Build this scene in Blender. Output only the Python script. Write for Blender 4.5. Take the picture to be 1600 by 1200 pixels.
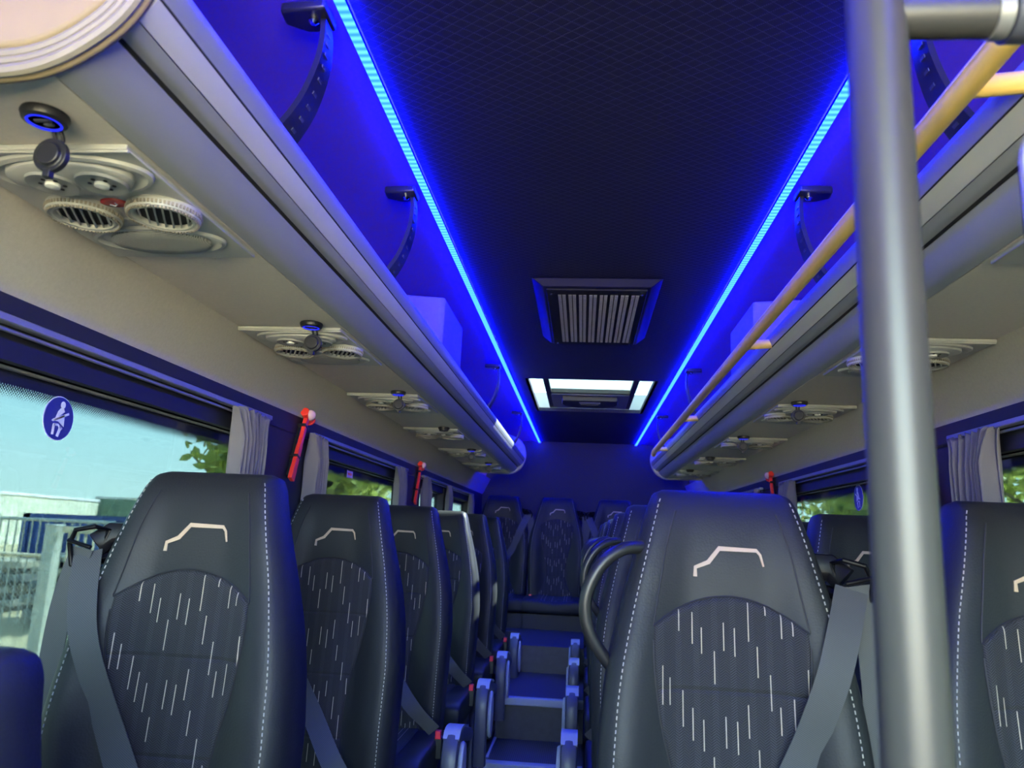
import bpy, bmesh, math, random
from mathutils import Vector, Matrix, Euler
random.seed(7)
PI = math.pi
for o in list(bpy.data.objects):
    bpy.data.objects.remove(o, do_unlink=True)
SC = bpy.context.scene
COL = SC.collection

# ------------------------------------------------------------------ camera
# world: x right, y towards the rear of the bus, z up; the camera height is z = 0
FPX, YAW, PITCH, ROLL, CX = 1183.97, 0.0990, 0.1941, 0.0438, -0.0244
_f = Vector((-math.sin(YAW)*math.cos(PITCH), math.cos(YAW)*math.cos(PITCH), math.sin(PITCH)))
_r = Vector((math.cos(YAW), math.sin(YAW), 0)); _u = _r.cross(_f)
_r2 = math.cos(ROLL)*_r + math.sin(ROLL)*_u; _u2 = -math.sin(ROLL)*_r + math.cos(ROLL)*_u
cd = bpy.data.cameras.new('camera'); cam = bpy.data.objects.new('camera', cd); COL.objects.link(cam)
M = Matrix((_r2, _u2, -_f)).transposed().to_4x4(); M.translation = Vector((CX, 0, 0)); cam.matrix_world = M
cd.sensor_width = 36; cd.lens = 36*FPX/1600; cd.clip_start = 0.02; cd.clip_end = 400
cd.dof.use_dof = True; cd.dof.focus_distance = 1.7; cd.dof.aperture_fstop = 7.5
SC.camera = cam

# ------------------------------------------------------------------ world, sun, exposure
SC.view_settings.view_transform = 'Standard'; SC.view_settings.look = 'None'
SC.view_settings.gamma = 1; SC.view_settings.use_curve_mapping = False
SC.view_settings.exposure = 1.55
try:
    SC.cycles.max_bounces = 10; SC.cycles.diffuse_bounces = 6; SC.cycles.transparent_max_bounces = 16
    SC.cycles.sample_clamp_indirect = 6
except Exception: pass
SKY_STRENGTH = 8.5
w = bpy.data.worlds.new('sky'); SC.world = w; w.use_nodes = True
nt = w.node_tree; nt.nodes.clear()
out = nt.nodes.new('ShaderNodeOutputWorld'); bg = nt.nodes.new('ShaderNodeBackground')
tc = nt.nodes.new('ShaderNodeTexCoord'); sp = nt.nodes.new('ShaderNodeSeparateXYZ')
rp = nt.nodes.new('ShaderNodeValToRGB'); nz = nt.nodes.new('ShaderNodeTexNoise'); mp = nt.nodes.new('ShaderNodeMapping')
mx = nt.nodes.new('ShaderNodeMixRGB'); r2 = nt.nodes.new('ShaderNodeValToRGB')
nt.links.new(tc.outputs['Generated'], sp.inputs[0]); nt.links.new(sp.outputs['Z'], rp.inputs[0])
rp.color_ramp.elements[0].position = 0.0; rp.color_ramp.elements[0].color = (0.86, 0.97, 0.90, 1)
rp.color_ramp.elements[1].position = 0.75; rp.color_ramp.elements[1].color = (0.45, 0.66, 0.90, 1)
e = rp.color_ramp.elements.new(0.16); e.color = (0.54, 0.86, 0.97, 1)
mp.inputs['Scale'].default_value = (1.0, 1.0, 7.0)
nt.links.new(tc.outputs['Generated'], mp.inputs[0]); nt.links.new(mp.outputs[0], nz.inputs['Vector'])
nz.inputs['Scale'].default_value = 2.2; nz.inputs['Detail'].default_value = 5
nt.links.new(nz.outputs[0], r2.inputs[0]); r2.color_ramp.elements[0].position = .45; r2.color_ramp.elements[1].position = .8
r2.color_ramp.elements[0].color = (0, 0, 0, 1); r2.color_ramp.elements[1].color = (.6, .6, .6, 1)
nt.links.new(r2.outputs[0], mx.inputs[0]); nt.links.new(rp.outputs[0], mx.inputs[1]); mx.inputs[2].default_value = (.92, .96, .96, 1)
nt.links.new(mx.outputs[0], bg.inputs[0]); bg.inputs[1].default_value = SKY_STRENGTH
nt.links.new(bg.outputs[0], out.inputs[0])

sd = bpy.data.lights.new('sun', 'SUN'); sd.energy = 55.0; sd.angle = 0.01; sd.color = (1.0, .95, .86)
sun = bpy.data.objects.new('sun', sd); COL.objects.link(sun)
sun.rotation_euler = Vector((-0.68, -0.50, -1.0)).to_track_quat('-Z', 'Y').to_euler(); sun.location = (8, 6, 12)

# ------------------------------------------------------------------ mesh building
class MB:
    def __init__(s): s.v = []; s.f = []
    def add(s, vs, fs):
        b = len(s.v); s.v += [tuple(v) for v in vs]; s.f += [tuple(b+i for i in f) for f in fs]; return s
    def box(s, x0, x1, y0, y1, z0, z1):
        return s.add([(x0,y0,z0),(x1,y0,z0),(x1,y1,z0),(x0,y1,z0),(x0,y0,z1),(x1,y0,z1),(x1,y1,z1),(x0,y1,z1)],
                     [(0,3,2,1),(4,5,6,7),(0,1,5,4),(1,2,6,5),(2,3,7,6),(3,0,4,7)])
    def obox(s, c, ax, ay, az, hx, hy, hz):
        c = Vector(c); vs = []
        for k in (-1,1):
            for j,i in ((-1,-1),(-1,1),(1,1),(1,-1)): vs.append(c+ax*hx*i+ay*hy*j+az*hz*k)
        return s.add(vs, [(0,3,2,1),(4,5,6,7),(0,1,5,4),(1,2,6,5),(2,3,7,6),(3,0,4,7)])
    def prism(s, poly, a0, a1, axis='y'):
        n = len(poly)
        f = {'y': lambda p,a:(p[0],a,p[1]), 'x': lambda p,a:(a,p[0],p[1]), 'z': lambda p,a:(p[0],p[1],a)}[axis]
        return s.add([f(p,a0) for p in poly]+[f(p,a1) for p in poly],
                     [tuple(range(n)), tuple(range(2*n-1,n-1,-1))]+[(i,i+n,(i+1)%n+n,(i+1)%n) for i in range(n)])
    def shell(s, line, t, a0, a1, axis='y'):
        """a polyline given thickness t on its left side, extruded: quads only"""
        n = len(line); off = []
        for i in range(n):
            a = Vector(line[max(i-1,0)]); b = Vector(line[min(i+1,n-1)]); d = (b-a).normalized()
            off.append((line[i][0]-d.y*t, line[i][1]+d.x*t))
        f = {'y': lambda p,a:(p[0],a,p[1]), 'x': lambda p,a:(a,p[0],p[1]), 'z': lambda p,a:(p[0],p[1],a)}[axis]
        vs = [f(p,a0) for p in line]+[f(p,a0) for p in off]+[f(p,a1) for p in line]+[f(p,a1) for p in off]
        fs = []
        for i in range(n-1):
            fs += [(i,i+1,n+i+1,n+i),(2*n+i,3*n+i,3*n+i+1,2*n+i+1),(i,2*n+i,2*n+i+1,i+1),(n+i,n+i+1,3*n+i+1,3*n+i)]
        fs += [(0,n,3*n,2*n),(n-1,3*n-1,4*n-1,2*n-1)]
        return s.add(vs, fs)
    def tube(s, path, r, n=10, closed=False, sq=None):
        P = [Vector(p) for p in path]; m = len(P); rr = r if isinstance(r,(list,tuple)) else [r]*m
        T = []
        for i in range(m):
            a = P[i-1] if (i>0 or closed) else P[i]; b = P[(i+1)%m] if (i<m-1 or closed) else P[i]
            T.append((b-a).normalized())
        up = Vector((0,0,1)) if abs(T[0].z)<.9 else Vector((1,0,0))
        nn = (up-T[0]*up.dot(T[0])).normalized(); vs = []
        for i in range(m):
            nn = (nn-T[i]*nn.dot(T[i])).normalized(); bb = T[i].cross(nn)
            for k in range(n):
                a = 2*PI*k/n; ca, sa = math.cos(a), math.sin(a)
                if sq:
                    q = (abs(ca)**4+abs(sa)**4)**.25; vs.append(P[i]+nn*ca/q*sq[0]+bb*sa/q*sq[1])
                else: vs.append(P[i]+nn*ca*rr[i]+bb*sa*rr[i])
        fs = []
        for i in range(m if closed else m-1):
            for k in range(n):
                a,b = i*n+k, i*n+(k+1)%n; c,d = ((i+1)%m)*n+(k+1)%n, ((i+1)%m)*n+k
                fs.append((a,b,c,d))
        if not closed: fs += [tuple(range(n-1,-1,-1)), tuple(range((m-1)*n,m*n))]
        return s.add(vs, fs)
    def ribbon(s, path, dirs, width, t):
        """flat strap: path points, across-direction at each (or one), thickness t"""
        P = [Vector(p) for p in path]; m = len(P); vs = []
        for i in range(m):
            T = (P[min(i+1,m-1)]-P[max(i-1,0)]).normalized(); D = Vector(dirs[i] if isinstance(dirs,list) else dirs)
            D = (D-T*D.dot(T)).normalized(); N = T.cross(D)
            wd = width[i] if isinstance(width,list) else width
            for a,b in ((-1,-1),(1,-1),(1,1),(-1,1)): vs.append(P[i]+D*a*wd/2+N*b*t/2)
        fs = [(0,1,2,3),(4*m-1,4*m-2,4*m-3,4*m-4)]
        for i in range(m-1):
            for k in range(4): fs.append((4*i+k,4*i+4+k,4*i+4+(k+1)%4,4*i+(k+1)%4))
        return s.add(vs, fs)
    def lathe(s, prof, c=(0,0,0), axis='z', n=24, ex=1, ey=1, cap=True):
        c = Vector(c); vs = []
        for r,h in prof:
            for k in range(n):
                a = 2*PI*k/n; x,y = r*math.cos(a)*ex, r*math.sin(a)*ey
                vs.append(c+Vector({'z':(x,y,h),'y':(x,h,y),'x':(h,x,y)}[axis]))
        m = len(prof); fs = []
        for i in range(m-1):
            for k in range(n): fs.append((i*n+k,i*n+(k+1)%n,(i+1)*n+(k+1)%n,(i+1)*n+k))
        if cap and prof[0][0]>1e-6: fs.append(tuple(range(n-1,-1,-1)))
        if cap and prof[-1][0]>1e-6: fs.append(tuple(range((m-1)*n,m*n)))
        return s.add(vs, fs)
    def grid(s, fn, us, vs_, wrap=False):
        nu, nv = len(us), len(vs_)
        vs = [fn(u,v) for v in vs_ for u in us]; fs = []
        for j in range(nv-1):
            for i in range(nu if wrap else nu-1): fs.append((j*nu+i,j*nu+(i+1)%nu,(j+1)*nu+(i+1)%nu,(j+1)*nu+i))
        return s.add(vs, fs)
    def mesh(s, name, mat, smooth=40, recalc=True):
        me = bpy.data.meshes.new(name); me.from_pydata(s.v, [], s.f)
        b = bmesh.new(); b.from_mesh(me); bmesh.ops.remove_doubles(b, verts=b.verts, dist=1e-6)
        if recalc: bmesh.ops.recalc_face_normals(b, faces=b.faces)
        b.to_mesh(me); b.free()
        if smooth:
            me.polygons.foreach_set('use_smooth', [True]*len(me.polygons)); me.set_sharp_from_angle(angle=math.radians(smooth))
        for m in (mat if isinstance(mat,(list,tuple)) else [mat]): me.materials.append(m)
        return me
    def build(s, name, mat, parent=None, smooth=40, bevel=0, seg=2, loc=None):
        o = bpy.data.objects.new(name, s.mesh(name, mat, smooth)); COL.objects.link(o)
        if parent: o.parent = parent
        if loc: o.location = loc
        if bevel:
            m = o.modifiers.new('bevel','BEVEL'); m.width = bevel; m.segments = seg; m.limit_method = 'ANGLE'
        return o
def thing(name, loc, label, cat, group=None, rz=0):
    o = bpy.data.objects.new(name, None); COL.objects.link(o); o.location = loc; o.rotation_euler = (0,0,rz)
    o.empty_display_size = .05
    return tag(o, label, cat, group)
def tag(o, label, cat, group=None, kind=None):
    o['label'] = label; o['category'] = cat
    if group: o['group'] = group
    if kind: o['kind'] = kind
    return o
def struct(o): o['kind'] = 'structure'; return o
def copy_tree(o, parent=None):
    c = o.copy(); COL.objects.link(c)
    if parent: c.parent = parent
    for ch in list(o.children): copy_tree(ch, c)
    return c
def lerp(a,b,t): return a+(b-a)*t
def table(z, T):
    """T sorted by descending z"""
    if z >= T[0][0]: return T[0][1]
    for (a,va),(b,vb) in zip(T, T[1:]):
        if z >= b:
            t = (a-z)/(a-b); return lerp(va,vb,t)
    return T[-1][1]
def curve(pts, n=8):
    """Catmull-Rom through the points"""
    P = [Vector(p) for p in pts]; P = [2*P[0]-P[1]]+P+[2*P[-1]-P[-2]]; r = []
    for i in range(1,len(P)-2):
        for k in range(n):
            t = k/n; a,b,c,d = P[i-1],P[i],P[i+1],P[i+2]
            r.append(.5*((2*b)+(c-a)*t+(2*a-5*b+4*c-d)*t*t+(-a+3*b-3*c+d)*t**3))
    r.append(P[-2]); return r

# ------------------------------------------------------------------ materials
class NT:
    def __init__(s, name):
        s.m = bpy.data.materials.new(name); s.m.use_nodes = True; s.t = s.m.node_tree
        s.b = s.t.nodes['Principled BSDF']; s.out = s.t.nodes['Material Output']
        s.tc = s.t.nodes.new('ShaderNodeTexCoord')
    def n(s, k): return s.t.nodes.new(k)
    def l(s, a, b): s.t.links.new(a, b)
    def m_(s, op, a, b=0, c=None):
        n = s.n('ShaderNodeMath'); n.operation = op
        for i,x in enumerate((a,b) if c is None else (a,b,c)):
            if isinstance(x,(int,float)): n.inputs[i].default_value = x
            else: s.l(x, n.inputs[i])
        return n.outputs[0]
    def xyz(s):
        n = s.n('ShaderNodeSeparateXYZ'); s.l(s.tc.outputs['Object'], n.inputs[0]); return n.outputs
    def noise(s, scale, detail=3, vec=None, stretch=None):
        n = s.n('ShaderNodeTexNoise'); n.inputs['Scale'].default_value = scale; n.inputs['Detail'].default_value = detail
        v = vec or s.tc.outputs['Object']
        if stretch:
            mp = s.n('ShaderNodeMapping'); mp.inputs['Scale'].default_value = stretch; s.l(v, mp.inputs[0]); v = mp.outputs[0]
        s.l(v, n.inputs['Vector']); return n.outputs[0]
    def mix(s, f, a, b):
        n = s.n('ShaderNodeMixRGB')
        for i,x in enumerate((f,a,b)):
            if isinstance(x,(int,float)): n.inputs[i].default_value = x
            elif isinstance(x,tuple): n.inputs[i].default_value = (*x,1)
            else: s.l(x, n.inputs[i])
        return n.outputs[0]
    def bump(s, h, strength, dist=.001):
        n = s.n('ShaderNodeBump'); n.inputs['Strength'].default_value = strength; n.inputs['Distance'].default_value = dist
        s.l(h, n.inputs['Height']); s.l(n.outputs[0], s.b.inputs['Normal'])
def simple(name, col, rough=.5, metal=0, spec=.5, var=0, vscale=20, bump=0, bscale=200, coat=0, bdist=.001):
    t = NT(name); b = t.b
    b.inputs['Base Color'].default_value = (*col,1); b.inputs['Roughness'].default_value = rough; b.inputs['Metallic'].default_value = metal
    b.inputs['Specular IOR Level'].default_value = spec; b.inputs['Coat Weight'].default_value = coat
    if var:
        t.l(t.mix(t.noise(vscale,4), tuple(c*(1-var) for c in col), tuple(min(1,c*(1+var)) for c in col)), b.inputs['Base Color'])
    if bump: t.bump(t.noise(bscale,2), bump, bdist)
    return t.m
def emitter(name, col, s):
    t = NT(name); t.t.nodes.remove(t.b); e = t.n('ShaderNodeEmission'); e.inputs[0].default_value = (*col,1); e.inputs[1].default_value = s
    t.l(e.outputs[0], t.out.inputs[0]); return t.m

m_fabu = simple('grey_felt_underside_lit', (.56,.52,.45), .95, var=.08, vscale=160, bump=.35, bscale=900)  # paler copy of the grey felt, light from below put into its colour
m_fab = simple('grey_felt', (.42,.39,.345), .95, var=.10, vscale=160, bump=.35, bscale=900)
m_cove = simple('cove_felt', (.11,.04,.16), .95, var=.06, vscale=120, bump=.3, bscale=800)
m_beige = simple('beige_fabric', (.29,.225,.13), .85, var=.05, vscale=60, bump=.2, bscale=500)
m_beige_trim = simple('beige_piping', (.24,.215,.17), .55, bump=.3, bscale=700)
m_rack = simple('rack_grey_plastic', (.28,.295,.32), .38, spec=.5, bump=.06, bscale=900)
m_rack_l = simple('rack_satin_aluminium', (.72,.71,.70), .30, metal=.25)
m_black = simple('black_plastic', (.012,.012,.014), .4)
m_blackgl = simple('black_gloss', (.004,.004,.006), .3, spec=.1)
m_gasket = simple('black_rubber', (.01,.01,.012), .8)
m_dark = simple('dark_wall_panel', (.014,.014,.017), .6, bump=.15, bscale=500)
m_dark2 = simple('dark_blind_panel', (.013,.013,.022), .55)
m_panel = simple('grey_service_plastic', (.36,.365,.34), .42, bump=.05, bscale=900)
m_panel_dk = simple('grey_recess_plastic', (.24,.245,.23), .5)
m_red = simple('call_button_red', (.28,.02,.02), .25)
m_redh = simple('hammer_red', (.85,.045,.03), .35)
m_buckle = simple('buckle_red', (.75,.03,.05), .3)
m_clear = simple('clear_cap', (.75,.45,.42), .12)
m_white = simple('white_print', (.80,.78,.84), .5)
m_navy = simple('navy_print', (.03,.035,.22), .45)
m_chrome = simple('chrome', (.8,.8,.8), .15, metal=1)
m_steel = simple('brushed_steel_tube', (.066,.064,.060), .42, metal=.35, bump=.04, bscale=300)
m_alu = simple('aluminium_rail', (.30,.30,.29), .4, metal=.5)
m_yellow = simple('yellow_paint', (.86,.58,.16), .33, spec=.6)
m_arm = simple('armrest_grey', (.06,.065,.085), .42)
m_armcap = simple('armrest_cap_grey', (.30,.33,.38), .45)
m_belt_c = (.055,.058,.062)
m_curt = simple('curtain_cloth', (.15,.137,.147), .9, bump=.25, bscale=700)
m_lens = simple('reading_light_lens', (.80,.80,.75), .2)
m_concrete = simple('concrete', (.36,.33,.28), .9, var=.3, vscale=6)
m_galv = simple('galvanised_steel', (.50,.52,.50), .5, metal=.3, var=.1, vscale=10)
m_gatebar = simple('cream_painted_bar', (.62,.55,.42), .6)
m_trunk = simple('bark', (.12,.08,.05), .9, var=.3, vscale=8)

# leather with fine grain
t = NT('black_leather'); t.b.inputs['Base Color'].default_value = (.016,.017,.020,1); t.b.inputs['Roughness'].default_value = .50; t.b.inputs['Specular IOR Level'].default_value = .26
v = t.n('ShaderNodeTexVoronoi'); v.inputs['Scale'].default_value = 330; t.l(t.tc.outputs['Object'], v.inputs['Vector'])
t.bump(t.m_('ADD', v.outputs[0], t.noise(60,3)), .16, .0012); m_leather = t.m
# seat cloth: herringbone weave, quilted cross seams, cream dashes
def cloth(name, base, dash=True):
    t = NT(name); x,y,z = t.xyz()
    cw = .0072
    cx = t.m_('DIVIDE', x, cw); col = t.m_('FLOOR', cx); fx = t.m_('FRACT', cx)
    par = t.m_('MODULO', t.m_('ABSOLUTE', col), 2)
    sgn = t.m_('MULTIPLY_ADD', par, 2, -1)
    her = t.m_('FRACT', t.m_('ADD', t.m_('DIVIDE', z, .0034), t.m_('MULTIPLY', sgn, t.m_('MULTIPLY', fx, 1.6))))
    her = t.m_('GREATER_THAN', her, .5)
    big = t.m_('FRACT', t.m_('DIVIDE', x, .0252)); big = t.m_('LESS_THAN', big, .34)
    a = tuple(c*.42 for c in base); b = tuple(c*1.5 for c in base)
    bb = t.mix(t.m_('MULTIPLY', big, .45), b, tuple(c*2.6 for c in base))
    c = t.mix(her, a, bb)
    # dashes
    dw = .0150
    dx = t.m_('DIVIDE', x, dw); dc = t.m_('FLOOR', dx); df = t.m_('FRACT', dx)
    wn = t.n('ShaderNodeTexWhiteNoise'); wn.noise_dimensions = '1D'; t.l(dc, wn.inputs['W'])
    zz = t.m_('ADD', t.m_('DIVIDE', z, .125), t.m_('MULTIPLY', wn.outputs[0], 7.3)); zf = t.m_('FRACT', zz)
    wn2 = t.n('ShaderNodeTexWhiteNoise'); wn2.noise_dimensions = '2D'
    cm = t.n('ShaderNodeCombineXYZ'); t.l(dc, cm.inputs[0]); t.l(t.m_('FLOOR', zz), cm.inputs[1]); t.l(cm.outputs[0], wn2.inputs['Vector'])
    ln = t.m_('MULTIPLY_ADD', wn2.outputs[0], .20, .22)
    mk = t.m_('MULTIPLY', t.m_('LESS_THAN', zf, ln), t.m_('LESS_THAN', t.m_('ABSOLUTE', t.m_('SUBTRACT', df, t.m_('MULTIPLY_ADD', wn2.outputs[0], .5, .25))), .045))
    if dash: c = t.mix(mk, c, (.40,.34,.26))
    t.l(c, t.b.inputs['Base Color']); t.b.inputs['Roughness'].default_value = .9
    # cross seams every 13 cm
    qs = t.m_('ABSOLUTE', t.m_('SUBTRACT', t.m_('FRACT', t.m_('DIVIDE', t.m_('ADD', z, .0), .135)), .5))
    groove = t.m_('MINIMUM', t.m_('MULTIPLY', qs, 28), 1)
    t.bump(t.m_('ADD', t.m_('MULTIPLY', groove, 2.5), t.m_('MULTIPLY', her, .25)), .8, .0012)
    return t.m
m_cloth = cloth('patterned_cloth', (.019,.019,.022))
# webbing
t = NT('seat_belt_webbing'); x,y,z = t.xyz()
ww = t.m_('FRACT', t.m_('MULTIPLY', t.m_('ADD', z, t.m_('MULTIPLY', x, .6)), 380))
t.l(t.mix(t.m_('GREATER_THAN', ww, .5), tuple(c*.75 for c in m_belt_c), tuple(c*1.2 for c in m_belt_c)), t.b.inputs['Base Color'])
t.b.inputs['Roughness'].default_value = .75; t.bump(ww, .3, .0005); m_belt = t.m
m_stitch = simple('cream_thread', (.31,.295,.27), .8)
m_logo = simple('embroidery_beige', (.45,.33,.23), .6, bump=.5, bscale=900)
m_seam = simple('dark_seam', (.012,.012,.016), .7)
# quilted headliner
def quilt(name, base, stitch, ax=0, ay=1, per=.021, asp=.72):
    t = NT(name); q = t.xyz(); x,y = q[ax], q[ay]
    u = t.m_('DIVIDE', t.m_('ADD', t.m_('MULTIPLY', x, asp), y), per); v = t.m_('DIVIDE', t.m_('SUBTRACT', t.m_('MULTIPLY', x, asp), y), per)
    au = t.m_('ABSOLUTE', t.m_('SUBTRACT', t.m_('FRACT', u), .5)); av = t.m_('ABSOLUTE', t.m_('SUBTRACT', t.m_('FRACT', v), .5))
    lu = t.m_('MULTIPLY', t.m_('LESS_THAN', au, .035), t.m_('GREATER_THAN', t.m_('FRACT', t.m_('MULTIPLY', v, 6)), .5))
    lv = t.m_('MULTIPLY', t.m_('LESS_THAN', av, .035), t.m_('GREATER_THAN', t.m_('FRACT', t.m_('MULTIPLY', u, 6)), .5))
    mk = t.m_('MAXIMUM', lu, lv)
    t.l(t.mix(mk, base, stitch), t.b.inputs['Base Color']); t.b.inputs['Roughness'].default_value = .7
    t.bump(t.m_('MINIMUM', t.m_('MULTIPLY', t.m_('MINIMUM', au, av), 5), 1), .35, .0015)
    return t.m
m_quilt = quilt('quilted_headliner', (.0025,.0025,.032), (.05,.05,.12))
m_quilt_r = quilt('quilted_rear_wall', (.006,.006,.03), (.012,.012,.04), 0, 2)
# floor vinyl in wood look
t = NT('wood_look_vinyl'); s1 = t.noise(14,4,stretch=(3,40,3)); s2 = t.noise(3,2)
t.l(t.mix(s1, (.014,.014,.026), (.038,.037,.058)), t.b.inputs['Base Color']); t.b.inputs['Roughness'].default_value = .5; m_floor = t.m
t = NT('ribbed_tread'); x,y,z = t.xyz()
rb = t.m_('FRACT', t.m_('MULTIPLY', x, 120)); t.l(t.mix(t.m_('GREATER_THAN', rb, .6), (.02,.02,.03), (.06,.06,.08)), t.b.inputs['Base Color'])
t.b.inputs['Roughness'].default_value = .5; t.bump(rb, .4, .001); m_tread = t.m
# tinted side glass: darkened see-through pane with a faint mirror
def glass_nodes(t, tint, refl=.5):
    tr = t.n('ShaderNodeBsdfTransparent'); tr.inputs[0].default_value = (*tint,1)
    gl = t.n('ShaderNodeBsdfGlossy'); gl.inputs['Roughness'].default_value = .02
    fr = t.n('ShaderNodeFresnel'); fr.inputs[0].default_value = 1.45
    ms = t.n('ShaderNodeMixShader'); t.l(t.m_('MULTIPLY', fr.outputs[0], refl), ms.inputs[0]); t.l(tr.outputs[0], ms.inputs[1]); t.l(gl.outputs[0], ms.inputs[2])
    return ms.outputs[0]
TINT = (.195,.245,.25)
def side_glass(name, tint, dots=True):
    t = NT(name); g = glass_nodes(t, tint)
    x,y,z = t.xyz()
    if dots:   # printed black border that breaks up into dots at its edge
        p = .0052; row = t.m_('FLOOR', t.m_('DIVIDE', z, p*.5)); par = t.m_('MULTIPLY', t.m_('MODULO', t.m_('ABSOLUTE', row), 2), .5)
        fy = t.m_('SUBTRACT', t.m_('FRACT', t.m_('ADD', t.m_('DIVIDE', y, p), par)), .5)
        fz = t.m_('MULTIPLY', t.m_('SUBTRACT', t.m_('FRACT', t.m_('DIVIDE', z, p*.5)), .5), .5)
        d = t.m_('SQRT', t.m_('ADD', t.m_('MULTIPLY', fy, fy), t.m_('MULTIPLY', fz, fz)))
        rad = t.m_('MULTIPLY', t.m_('SUBTRACT', z, .158), 16.0)       # dot size grows towards the solid band
        dm = t.m_('LESS_THAN', d, rad)
        solid = t.m_('GREATER_THAN', z, .182)
        mk = t.m_('MAXIMUM', dm, solid)
        t.b.inputs['Base Color'].default_value = (.012,.014,.03,1); t.b.inputs['Roughness'].default_value = .15
        ms = t.n('ShaderNodeMixShader'); t.l(mk, ms.inputs[0]); t.l(g, ms.inputs[1]); t.l(t.b.outputs[0], ms.inputs[2]); g = ms.outputs[0]
    t.l(g, t.out.inputs[0]); return t.m
m_glass = side_glass('tinted_side_glass', TINT)
m_hatch = side_glass('tinted_hatch_glass', (.42,.47,.46), False)
# LED diffuser with the separate diodes showing, and deep blue flanks
t = NT('led_diffuser_cyan'); t.t.nodes.remove(t.b); x,y,z = t.xyz()
bd = t.m_('SINE', t.m_('MULTIPLY', y, 2*PI/.0167)); bd = t.m_('MULTIPLY_ADD', bd, .5, .5)
em = t.n('ShaderNodeEmission'); t.l(t.mix(bd, (.0004,.0032,.7), (.0015,.0072,1)), em.inputs[0]); em.inputs[1].default_value = 50
t.l(em.outputs[0], t.out.inputs[0]); m_led = t.m
m_ledblue = emitter('led_deep_blue', (.0,.0,1.0), 125)
m_ledblue2 = emitter('led_deep_blue_inner', (.0,.0,1.0), 30)
m_ring = emitter('socket_ring_blue', (.02,.03,1.0), .5)

# ------------------------------------------------------------------ setting: shell of the bus
Y0, Y1 = -1.3, 6.05
FZ = -1.08
def S(name, mb, mat, **k): return struct(mb.build(name, mat, **k))
S('floor', MB().box(-.84,-.40,Y0,Y1,FZ-.05,FZ+.02).box(.0,.84,Y0,Y1,FZ-.05,FZ+.02).box(-.40,.0,Y0,3.3,FZ-.10,FZ-.02), m_floor)
S('trim_1', MB().box(-.40,.0,3.3,3.69,FZ-.02,-.92), m_tread)
S('trim_2', MB().box(-.40,.0,3.69,4.38,FZ-.02,-.745), m_floor)
S('trim_3', MB().box(-.82,.82,4.95,6.02,-1.06,-.605).box(-.40,.0,4.38,4.95,-1.06,-.605), m_floor)
S('trim_4', MB().box(-.40,.0,3.28,3.33,-.945,-.914), m_armcap, bevel=.004)
S('trim_5', MB().box(-.40,.0,3.67,3.71,-.772,-.738), m_armcap, bevel=.004)
S('trim_26', MB().box(-.398,-.388,3.34,3.66,-.915,-.908), m_armcap)
S('wall_rear', MB().box(-.88,.88,6.05,6.10,-1.1,.80), m_quilt_r)
# ceiling with the hatch opening left free
HX, HY0, HY1 = .300, 3.55, 4.50
cl = MB().box(-.372,.372,Y0,HY0,.73,.75).box(-.372,.372,HY1,Y1,.73,.75).box(-.372,-HX,HY0,HY1,.73,.75).box(HX,.372,HY0,HY1,.73,.75)
S('ceiling', cl, m_quilt)
for s, nm, k in ((-1,'left',0), (1,'right',1)):
    cove = curve([(s*.39,.0,.732),(s*.50,0,.728),(s*.62,0,.70),(s*.72,0,.635),(s*.785,0,.54),(s*.80,0,.43),(s*.80,0,.40)], 4)
    S('trim_%d' % (6+k), MB().shell([(p.x,p.z) for p in (cove if s<0 else cove)], .02*(1 if s>0 else -1), Y0, Y1), m_cove)
    # felt band above the windows
    S('trim_%d' % (8+k), MB().shell([(s*.762,.415),(s*.79,.36),(s*.822,.294)], .012*(1 if s>0 else -1), Y0, Y1), m_fab)
    # wall: lower panel, header, pillars between windows
    xo, xi = (s*.88, s*.822) if s<0 else (.822, .88)
    if s<0: xo, xi = -.88, -.822
    wl = MB().box(xo,xi,Y0,Y1,-1.1,-.46).box(xo,xi,Y0,Y1,.245,.30)
    PIL = [(1.80,2.19),(3.36,3.70),(4.36,4.52),(5.34,Y1)]
    for a,b in PIL: wl.box(xo,xi,a,b,-.46,.245)
    S('wall_'+nm, wl, m_dark, bevel=.006)
    hb = MB()
    for a,b in [(Y0,1.80),(2.19,3.36),(3.70,4.36),(4.52,5.34)]: hb.box(min(s*.828,s*.845),max(s*.828,s*.845),a,b,.206,.245)
    S('trim_%d' % (10+k), hb, m_dark2)
    gx = s*.862
    for i,(a,b) in enumerate([(Y0,1.84),(2.15,3.40),(3.66,4.40),(4.48,5.38)]):
        o = S('window_%d' % (1+i+4*k), MB().box(min(gx,gx+s*.004),max(gx,gx+s*.004),a,b,-.5,.27), m_glass)
        fr = MB().box(min(s*.848,s*.858),max(s*.848,s*.858),a+.03,b-.03,.2,.2035); fr.build('window_trim', m_alu, o)
        gs = MB()
        for (u,v) in ((a,a+.035),(b-.035,b)): gs.box(min(s*.84,s*.861),max(s*.84,s*.861),u,v,-.48,.25)
        gs.build('gasket', m_gasket, o)
S('trim_28', MB().box(-.88,.88,Y0-.04,Y0,-1.1,-.42), m_dark)

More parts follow.
